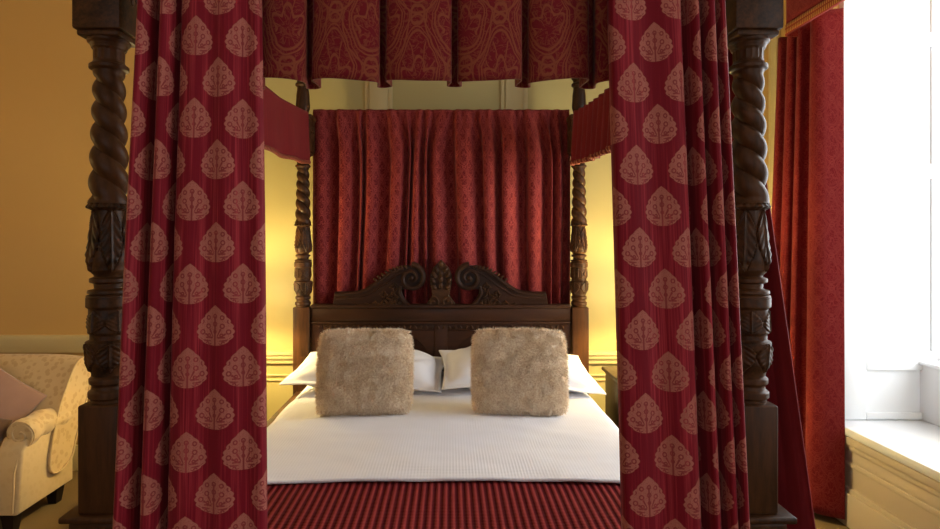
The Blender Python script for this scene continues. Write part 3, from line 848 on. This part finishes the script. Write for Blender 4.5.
# gathered curtain behind the headboard
def head_curtain():
    rnd = random.Random(12); yh = YBP+.075
    xs = [-.835]; 
    px_crest = [322, 345, 366, 395, 415, 433, 459, 484, 507, 535, 556]
    top = []; bot = []
    X0, X1 = -.853, .743
    def X(px): return (px-450)/590*yh
    crest = [X(p) for p in px_crest]
    pts = [(X0, 0)]
    for i, c in enumerate(crest):
        wv = .03
        pts += [(c-wv, -.030), (c+wv*.6, -.032)]
        nx = crest[i+1] if i+1 < len(crest) else X1
        pts += [((c*.35+nx*.65)-.012, .016+rnd.uniform(-.004, .006)), ((c*.35+nx*.65)+.018, .018)]
    pts += [(X1, -.015)]
    pts = sorted(pts)
    bot = [(x, yh+d*1.35) for x, d in pts]
    topn = []
    n = 60
    for i in range(n+1):
        t = i/n; topn.append((X0+.0+(X1-X0)*t, yh+.009*math.sin(t*2*PI*26)))
    A, _ = resample(catmull([(p[0], p[1], 0) for p in topn], 6), 360); B, TB = resample(catmull([(p[0], p[1], 0) for p in bot], 8), 360)
    bm = BM(); z0, z1 = z(-.62), z(.80)
    def f(u, v):
        t = min(1, .25+(1-v)*3.2); t = t*t*(3-2*t)
        p = A[round(u*360)].lerp(B[round(u*360)], t); zz = z0+(z1-z0)*v
        amp = .006*math.sin(u*2*PI*24+zz*1.2)*(1-abs(2*t-1))+noise.noise(Vector((u*9, zz*1.4, 0)))*.022*t
        slant = .075*noise.noise(Vector((u*4, zz*.7, 6)))*t
        return Vector((p.x+slant*math.sin(PI*u), p.y+amp*.8, zz))
    add_grid(bm, f, 360, 70, uv=lambda u, v: (u*TB*1.15, z0+(z1-z0)*v))
    o = mesh_obj('head_curtain', bm, M_headc, None, True, solid=.004)
    tag(o, 'gathered dark red damask curtain hanging behind the carved headboard', 'curtain')
head_curtain()
# side curtain of the bed, trailing out behind the right front post
o = drape('bed_curtain', [(.77, 1.66), (.79, 1.64), (.812, 1.70), (.818, 1.68), (.82, 1.64)], [(.86, 1.70), (.90, 1.66), (.95, 1.70), (1.0, 1.665), (1.08, 1.60)], .03, z(.58), M_lining, 90, 60, seed=13, ease=1.0)
tag(o, 'plain dark red bed curtain flaring out behind the right front post', 'curtain')

# window curtain and pelmet
wc = [(1.985, 2.90), (1.955, 2.915), (1.90, 2.945), (1.865, 2.985), (1.88, 3.04), (1.955, 3.08), (1.975, 3.12), (1.93, 3.16), (1.885, 3.165), (1.895, 3.22), (1.965, 3.25), (1.97, 3.29), (1.91, 3.29), (1.89, 3.33), (1.93, 3.37), (1.975, 3.39), (1.96, 3.43), (1.91, 3.44), (1.92, 3.49), (1.97, 3.52)]
wt = [(a+(.01 if a < 1.9 else 0), 2.90+(c-2.90)*.80) for a, c in wc]
wb = [(min(1.985, a), 2.90+(c-2.90)*1.12) for a, c in wc]
wt = [(a, c+.075) for a, c in wt]; wb = [(a, c+.065) for a, c in wb]
o = drape('window_curtain', wt, wb, .035, z(1.16), M_winc, 260, 60, seed=21, sway=.004)
tag(o, 'long bright red damask curtain at the far side of the white window', 'curtain')
pel = empty('window_pelmet', (1.92, 2.3, z(1.097)))
tag(pel, 'red damask pelmet with gold braid above the window curtain', 'pelmet')
P0 = Vector((1.92, 2.3, z(1.097)))
def pelmet():
    bm = BM(); plan = [Vector((2.015, 3.21, 0)), Vector((1.84, 3.21, 0)), Vector((1.82, 3.19, 0)), Vector((1.82, 1.52, 0)), Vector((1.84, 1.50, 0)), Vector((2.015, 1.50, 0))]
    R, T = resample(plan, 200)
    def mk(za, zb, off):
        bm = BM()
        def f(u, v):
            i = round(u*200); p = R[i].copy(); d = (R[min(i+1, 200)]-R[max(i-1, 0)]).normalized(); nrm = Vector((d.y, -d.x, 0))
            p = p+nrm*off; return Vector((p.x, p.y, za+(zb-za)*v))-P0
        add_grid(bm, f, 200, 4, uv=lambda u, v: (u*T, v*(zb-za))); return bm
    mesh_obj('pelmet_fabric', mk(z(1.097), z(1.50), 0), M_winc, pel, True, solid=.008, angle=50)
    mesh_obj('braid_trim', mk(z(1.097), z(1.15), .006), M_trim, pel, True, solid=.008, angle=50)
    bm = BM(); add_box(bm, 1.83-P0.x, 2.015-P0.x, 1.515-P0.y, 3.20-P0.y, z(1.47)-P0.z, z(1.49)-P0.z)
    mesh_obj('pelmet_board', bm, M_cream, pel, False)
    bm = BM(); add_tube(bm, [(1.95-P0.x, 1.55-P0.y, z(1.19)-P0.z), (1.95-P0.x, 3.19-P0.y, z(1.19)-P0.z)], .012, 12)
    mesh_obj('curtain_rail', bm, M_brass, pel, True)
pelmet()

# ------------------------------------------------------------------ nightstands and lamps
def nightstand(x0, x1, y0, y1, top, label):
    cx, cy = (x0+x1)/2, (y0+y1)/2
    e = empty('nightstand', (cx, cy, 0)); tag(e, label, 'nightstand', 'nightstands beside the bed')
    a, c, d, f = x0-cx, x1-cx, y0-cy, y1-cy
    bm = BM(); add_box(bm, a+.02, c-.02, d+.02, f-.01, .12, top-.022, .004); mesh_obj('body', bm, M_night, e, True, angle=40)
    bm = BM(); add_box(bm, a, c, d, f, top-.022, top, .006, 3); mesh_obj('table_top', bm, M_night, e, True, angle=40)
    for za, zb in ((.15, .40), (.42, top-.05)):
        bm = BM(); add_box(bm, a+.04, c-.04, d+.008, d+.0195, za, zb, .004); dr = mesh_obj('drawer', bm, M_night, e, True, angle=40)
        bm = BM(); add_blob(bm, (0, d-.004, (za+zb)/2), .012, .012, .012); mesh_obj('knob', bm, M_brass, dr, True)
    for xx in (a+.035, c-.035):
        for yy in (d+.04, f-.03):
            bm = BM(); fr = prof([(.12, .022), (.0, .013)]); add_lathe(bm, xx, yy, rng(.1195, .001, 4), lambda th, q: fr(q), 16); mesh_obj('leg', bm, M_night, e, True, angle=40)
    return e
nightstand(-1.52, -1.07, 3.03, 3.43, z(-.75), 'dark wooden nightstand standing left of the bed head')
nightstand(.885, 1.34, 3.03, 3.45, z(-.75), 'dark wooden nightstand standing right of the bed head')
def table_lamp(x, y, base, power, label):
    e = empty('table_lamp', (x, y, base+.001)); tag(e, label, 'lamp', 'lit table lamps on the nightstands')
    bm = BM(); f = prof([(.30, .010), (.26, .012), (.24, .03), (.17, .055), (.08, .03), (.04, .022), (.02, .065), (.0, .07)])
    add_lathe(bm, 0, 0, rng(.30, .0, 40), lambda th, q: f(q), 32); mesh_obj('lamp_base', bm, M_brass, e, True)
    bm = BM(); n = 40
    vs = [[bm.verts.new((r*math.cos(2*PI*k_/n), r*math.sin(2*PI*k_/n), h)) for k_ in range(n)] for r, h in ((.13, .29), (.075, .46))]
    for k_ in range(n): bm.faces.new((vs[0][k_], vs[0][(k_+1) % n], vs[1][(k_+1) % n], vs[1][k_]))
    mesh_obj('lamp_shade', bm, M_shade, e, True, solid=.002)
    for dz, pw in ((.35, .45), (.43, .45)):
        d = bpy.data.lights.new('bulb', 'POINT'); d.energy = power*pw; d.color = (1, .80, .36); d.shadow_soft_size = .02
        o = bpy.data.objects.new('bulb', d); link(o, e); o.location = (0, 0, dz)
table_lamp(-1.24, 3.35, z(-.75), 33, 'lit brass table lamp on the left nightstand')
table_lamp(1.13, 3.37, z(-.75), 33, 'lit brass table lamp on the right nightstand')

# standing lamp lighting the sofa corner
def floor_lamp(x, y):
    e = empty('floor_lamp', (x, y, 0)); tag(e, 'brass floor lamp with linen shade standing beside the sofa', 'lamp')
    bm = BM(); f = prof([(.03, .02), (.02, .13), (.001, .14)]); add_lathe(bm, 0, 0, rng(.03, .001, 6), lambda th, q: f(q), 32); mesh_obj('base', bm, M_brass, e, True, angle=40)
    bm = BM(); add_tube(bm, [(0, 0, .03), (0, 0, 1.5)], .012, 12); mesh_obj('pole', bm, M_brass, e, True, angle=40)
    bm = BM(); n = 40
    vs = [[bm.verts.new((r*math.cos(2*PI*k_/n), r*math.sin(2*PI*k_/n), h)) for k_ in range(n)] for r, h in ((.21, 1.45), (.13, 1.72))]
    for k_ in range(n): bm.faces.new((vs[0][k_], vs[0][(k_+1) % n], vs[1][(k_+1) % n], vs[1][k_]))
    mesh_obj('lamp_shade', bm, M_shade2, e, True, solid=.002)
    d = bpy.data.lights.new('bulb', 'POINT'); d.energy = 7; d.color = (1, .60, .20); d.shadow_soft_size = .12
    o = bpy.data.objects.new('bulb', d); link(o, e); o.location = (0, 0, 1.80)
floor_lamp(-2.75, 1.75)

# ------------------------------------------------------------------ sofa
SX, SY = -2.72, 3.2
sofa = empty('sofa', (SX, SY, 0)); tag(sofa, 'cream damask sofa with scroll arms and dark tapered legs', 'sofa')
SO = Vector((SX, SY, 0))
def insofa(name, bm, mat, parent=sofa, subd=0, angle=60):
    bmesh.ops.translate(bm, verts=bm.verts, vec=-SO)
    return mesh_obj(name, bm, mat, parent, True, subd=subd, angle=None if subd else angle)
XR_, XLs = -2.10, -3.34
bm = BM()
for xa, xb in ((XR_-.13, XR_), (XLs, XLs+.13)):
    add_prism(bm, [(2.87, .10), (3.29, .105), (3.29, .30), (3.22, .42), (2.95, .455), (2.90, .40)], 'x', xa, xb, .012, 3)
add_prism(bm, [(2.78, .102), (3.27, .108), (3.27, .26), (2.78, .26)], 'x', XLs+.131, XR_-.131, .01, 3)
body = insofa('base', bm, M_sofap)
for xr, s in ((XR_, 1), (XLs, -1)):
    bm = BM(); cx = xr-s*.055
    pts = []
    for i in range(31):
        t = i/30; y = 2.94+.33*t; pts.append((cx+s*.015, y, .468+.03*math.sin(t*PI*.9)*.6-.005*t))
    n = len(pts); add_tube(bm, pts, [.070-.012*(i/n)+.004*math.sin(i*.6) for i in range(n)], 24)
    arm = insofa('arm', bm, M_sofa)
    bm = BM(); sp = []
    for i in range(50):
        t = i/49; a = -PI/2+t*2*PI*1.6; R = .062*(1-t)+.008; sp.append((cx+s*.015+s*R*math.cos(a), 2.937, .468+R*math.sin(a)))
    add_tube(bm, sp, .005, 8)
    add_tube(bm, [(cx+s*.045, 2.932, .42), (cx+s*.03, 2.90, .36), (cx+s*.03, 2.876, .30), (cx+s*.03, 2.866, .11)], .005, 8)
    insofa('piping', bm, M_sofap, arm)
# raked back with rolled top and wrapping wings
bm = BM()
def backf(u, v):
    # closed section around the back, swept along x with wings curving forward at both ends
    x = XLs-.012+(XR_-XLs+.024)*v
    e = min(v, 1-v)*(XR_-XLs); wing = max(0, 1-e/.26)**2
    sec = [(3.11, .25), (3.12, .38), (3.18, .56), (3.26, .69), (3.32, .765), (3.39, .785), (3.45, .75), (3.44, .66), (3.38, .50), (3.315, .34), (3.28, .26), (3.19, .22)]
    n = len(sec); f = u*n; i = int(f) % n; t = f-int(f)
    p0, p1, p2, p3 = (Vector((*sec[(i+k_) % n], 0)) for k_ in (-1, 0, 1, 2))
    q = .5*((2*p1)+(p2-p0)*t+(2*p0-5*p1+4*p2-p3)*t*t+(3*p1-3*p2+p3-p0)*t**3)
    return Vector((x, q.x-wing*.03*(1 if q.x < 3.38 else .35), q.y-wing*.015))
vs = add_grid(bm, backf, 60, 40, closed_u=True)
bm.faces.new([c[0] for c in vs]); bm.faces.new(list(reversed([c[40] for c in vs])))
bmesh.ops.recalc_face_normals(bm, faces=bm.faces)
back = insofa('backrest', bm, M_sofa)
bm = BM(); pts = [backf(i/40, 1)+Vector((.004, 0, 0)) for i in range(41)]
add_tube(bm, pts, .005, 8, caps=False); insofa('piping', bm, M_sofap, back)
bm = pillow_bm(.96, .46, .15, 0, 40, .006, 3, .02, 6)
bmesh.ops.translate(bm, verts=bm.verts, vec=(SX, 2.98, .35)); insofa('seat_cushion', bm, M_sofa)
for xx in (XR_-.07, XLs+.07):
    for yy in (2.92, 3.24):
        bm = BM(); h = .036; g = .022
        A = [bm.verts.new((xx+a*h, yy+c*h, .112)) for a, c in ((-1, -1), (1, -1), (1, 1), (-1, 1))]; B = [bm.verts.new((xx+a*g, yy+c*g, .001)) for a, c in ((-1, -1), (1, -1), (1, 1), (-1, 1))]
        bm.faces.new(list(reversed(A))[::-1]); bm.faces.new(list(reversed(B)))
        for i in range(4): bm.faces.new((A[i], B[i], B[(i+1) % 4], A[(i+1) % 4]))
        bmesh.ops.recalc_face_normals(bm, faces=bm.faces); insofa('leg', bm, M_leg)
def throw(mat, loc, rx, ry, rz, size, t_, label, seed):
    bm = pillow_bm(size, size, t_, 0, 32, .008, seed, .06, 2.4); o = mesh_obj('throw_cushion', bm, mat, None, True)
    tag(o, label, 'cushion', 'cushions on the cream sofa'); place(o, loc, rx, ry, rz); return o
throw(M_mauve, (-2.45, 3.08, .56), PI/2-.35, .62, .12, .42, .13, 'mauve velvet cushion tilted against the back of the cream sofa', 2)
throw(M_brown, (-2.36, 2.93, .45), PI/2-.6, .2, .05, .24, .09, 'dark brown cushion tucked under the mauve one on the sofa', 6)
